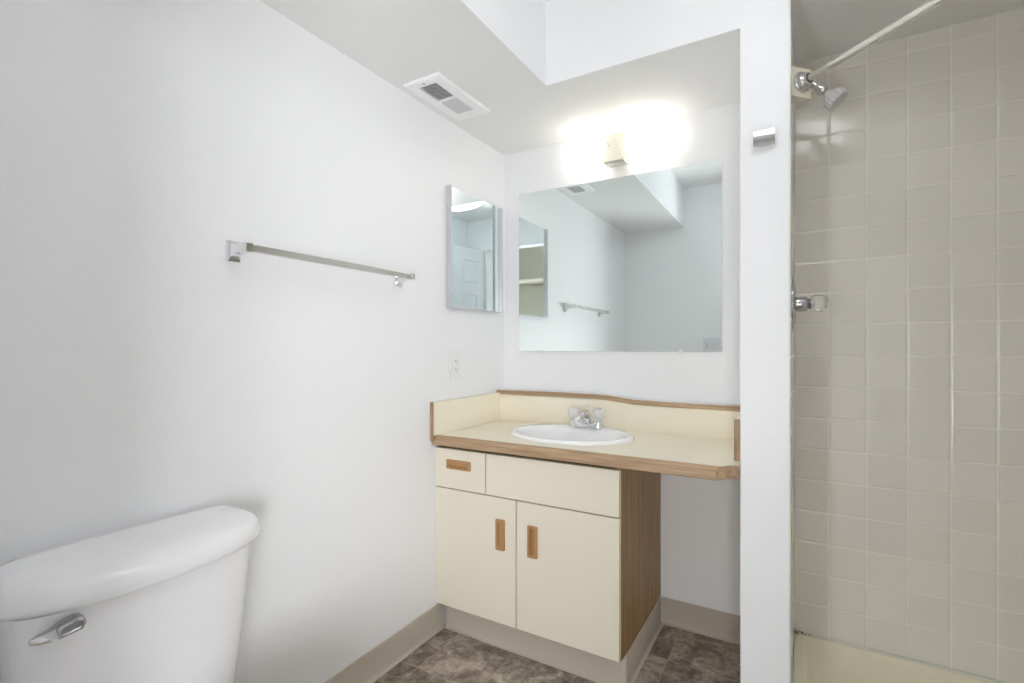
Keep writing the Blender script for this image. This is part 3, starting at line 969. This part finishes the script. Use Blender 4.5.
sv = thing('shower_valve', 'round chrome shower valve with a clear acrylic knob on the tiled end wall', 'shower valve', (TX, 1.84, 1.265))
VY, VZ = 1.83, 1.262
bm = lathe(bmesh.new(), [(0, 0.0005), (0.082, 0.0005), (0.082, 0.002), (0.078, 0.005), (0.055, 0.0085), (0.034, 0.010), (0.024, 0.0105), (0, 0.0105)], (TX, VY, VZ), (1, 0, 0), n=48)
obj('escutcheon', bm, 'hook', sv, 40)
bm = lathe(bmesh.new(), [(0, 0.010), (0.0235, 0.010), (0.0235, 0.036), (0.0215, 0.040), (0.0135, 0.041), (0.0125, 0.052), (0, 0.052)], (TX, VY, VZ), (1, 0, 0), n=28)
obj('stem', bm, 'hook', sv, 40)
fl = lambda i, r, h: 1.0 if r < 0.014 else (1.0 if i % 8 < 4 else 0.90)
bm = lathe(bmesh.new(), [(0, 0.042), (0.014, 0.042), (0.021, 0.048), (0.0265, 0.060), (0.0275, 0.072), (0.0255, 0.084), (0.019, 0.093), (0.010, 0.0965), (0, 0.097)], (TX, VY, VZ), (1, 0, 0), n=56, flute=fl)
obj('knob', bm, 'acrylic_clear', sv, 50)
bm = lathe(bmesh.new(), [(0, 0.0), (0.0085, 0), (0.0085, 0.012), (0, 0.013)], (TX + 0.050, VY, VZ), (1, 0, 0), n=20)
obj('knob_core', bm, 'brushed', sv, 40)

# angled curtain rod with its corner blocks
RZ = 1.897
rd = thing('shower_curtain_rod', 'ivory shower curtain rod running diagonally from a cream corner block', 'curtain rod', (1.252, 1.687, RZ))
p0 = Vector((1.2545, 1.6855, RZ)); dd = Vector((0.2561, -0.238, 0)).normalized()
p1 = p0 + dd * ((XR + 0.028 - p0.x) / dd.x)
nd = Vector((-dd.y, dd.x, 0))      # along the block's face
bm = bmesh.new()
a = p0 - nd * 0.0
A = Vector((TX + 0.0005, 0, 0)); 
# block: a wedge whose square face looks along the rod
f0 = p0 - nd * 0.034; f1 = p0 + nd * 0.034
f0.x = max(f0.x, TX + 0.001)
prism(bm, [(TX + 0.0004, f0.y), (f0.x, f0.y), (f1.x, f1.y), (f1.x - 0.004, f1.y + 0.006), (TX + 0.0004, f1.y + 0.006)], RZ - 0.0425, RZ + 0.0425)
obj('corner_block', bm, 'plate', rd)
e0 = p1 - nd * 0.034; e1 = p1 + nd * 0.034
bm = prism(bmesh.new(), [(e0.x, e0.y), (e1.x, e1.y), (e1.x + 0.03, e1.y - 0.0), (XR + 0.06, 1.3305), (e0.x, 1.3305)], RZ - 0.0425, RZ + 0.0425)
obj('corner_block', bm, 'plate', rd)
bm = lathe(bmesh.new(), [(0, 0.0003), (0.031, 0.0003), (0.031, 0.004), (0.0285, 0.007), (0.024, 0.0075), (0.0225, 0.010), (0.0225, 0.015), (0.019, 0.018), (0.0165, 0.018), (0.0165, 0.026), (0.014, 0.027)], p0, dd, n=32)
obj('flange', bm, 'chrome', rd, 40)
bm = lathe(bmesh.new(), [(0, 0.0003), (0.031, 0.0003), (0.031, 0.004), (0.0285, 0.007), (0.024, 0.0075), (0.0225, 0.010), (0.0225, 0.015), (0.019, 0.018), (0.0165, 0.018), (0.0165, 0.026), (0.014, 0.027)], p1, -dd, n=32)
obj('flange', bm, 'chrome', rd, 40)
obj('rod', tube(bmesh.new(), [p0 + dd * 0.012, p1 - dd * 0.012], 0.0105, 24), 'white_rod', rd, 60)

# joint between the two tiled walls
struct('trim_3', tube(bmesh.new(), [(TX + 0.001, YB - 0.001, 0.103), (TX + 0.001, YB - 0.001, 1.0), (TX + 0.001, YB - 0.001, ZSH)], 0.0026, 8), 'caulk')
# shower pan
pn = thing('shower_pan', 'cream fibreglass shower pan under the tiled walls', 'shower pan', (1.6, 1.75, 0.0))
def pan_ring(bm, i_l, i_b, i_f, z, rnd=0.0):
    """inset from left, back and front edges"""
    xl, yb = TX + 0.0006 + i_l, YB - 0.0006 - i_b
    xr, yf = SX - 0.0015 - i_b, 1.3315 + i_b
    pts = [(xl, 1.640 + i_f * 0.9), (xl, yb - 0.03), (xl + 0.009, yb - 0.009), (xl + 0.03, yb), (xr, yb), (xr, yf), (XR + 0.03 + i_f * 0.35, yf), (XR - 0.0 + i_f * 0.5, 1.3315 + i_f * 0.75)]
    return [bm.verts.new((x, y, z)) for x, y in pts]
bm = bmesh.new()
rings = [pan_ring(bm, 0, 0, -0.03, 0.0), pan_ring(bm, 0, 0, -0.03, 0.088), pan_ring(bm, 0.004, 0.003, -0.022, 0.0985), pan_ring(bm, 0.030, 0.006, 0.0, 0.0995), pan_ring(bm, 0.040, 0.010, 0.02, 0.094), pan_ring(bm, 0.050, 0.045, 0.035, 0.060), pan_ring(bm, 0.062, 0.085, 0.05, 0.050), pan_ring(bm, 0.075, 0.10, 0.07, 0.044), pan_ring(bm, 0.25, 0.30, 0.16, 0.034)]
bridge(bm, rings); cap(bm, rings[-1]); cap(bm, rings[0])
obj('tray', bm, 'pan', pn, 50)
bm = bmesh.new()
tube(bm, [(TX + 0.006, YB - 0.0046, 0.1015), (1.45, YB - 0.0046, 0.1015), (SX - 0.01, YB - 0.0046, 0.1015)], 0.0042, 8)
tube(bm, [(TX + 0.004, 1.636, 0.1015), (TX + 0.004, 1.9, 0.1015), (TX + 0.004, YB - 0.0046, 0.1015)], 0.0036, 8)
obj('caulk_bead', bm, 'caulk', pn, 60)
bm = lathe(bmesh.new(), [(0, 0.0), (0.045, 0.0), (0.048, 0.002), (0.048, 0.003), (0, 0.0035)], (1.68, 1.70, 0.0335), n=28)
obj('drain', bm, 'chrome', pn, 40)


# ------------------------------------------------------------------ ceiling lights and the hall
def ceiling_lamp(loc, label, m_):
    L = thing('ceiling_light', label, 'ceiling light', loc)
    x, y, z = loc
    obj('base_pan', B(x - 0.13, x + 0.13, y - 0.13, y + 0.13, z - 0.022, z - 0.0005, 0.004), 'white_metal', L)
    bm = bmesh.new()
    rings = []
    for s_, dz in ((0.165, 0.024), (0.172, 0.027), (0.165, 0.034), (0.14, 0.052), (0.105, 0.070), (0.06, 0.082), (0.02, 0.085)):
        ring = []
        for i in range(40):
            th = 2 * math.pi * i / 40
            c, s = math.cos(th), math.sin(th)
            e = 0.42
            ring.append(bm.verts.new((x + s_ * math.copysign(abs(c) ** e, c), y + s_ * math.copysign(abs(s) ** e, s), z - dz)))
        rings.append(ring)
    bridge(bm, rings); cap(bm, rings[-1])
    obj('glass_shade', bm, m_, L, 60)
    bm = lathe(bmesh.new(), [(0, 0.084), (0.010, 0.084), (0.013, 0.088), (0.008, 0.093), (0.009, 0.098), (0.005, 0.104), (0, 0.106)], (x, y, z), (0, 0, -1), n=20)
    obj('finial', bm, 'brass', L, 40)
    return L


ceiling_lamp((1.27, 0.80, ZC), 'square frosted glass ceiling light seen glowing in the medicine cabinet mirror', 'lamp_ceil')
ceiling_lamp((1.15, -0.55, ZC), 'square frosted glass ceiling light in the hall outside the doorway', 'lamp_hall')  # added lamp, out of view, brightens the room through the doorway
shf = obj('closet_shelf', B(0.32, 2.28, -0.998, -0.72, 1.86, 1.88, 0.002), 'vinyl', org=(1.3, -0.86, 1.86))
shf['label'] = 'cream closet shelf across the hall wall behind the doorway'
shf['category'] = 'shelf'
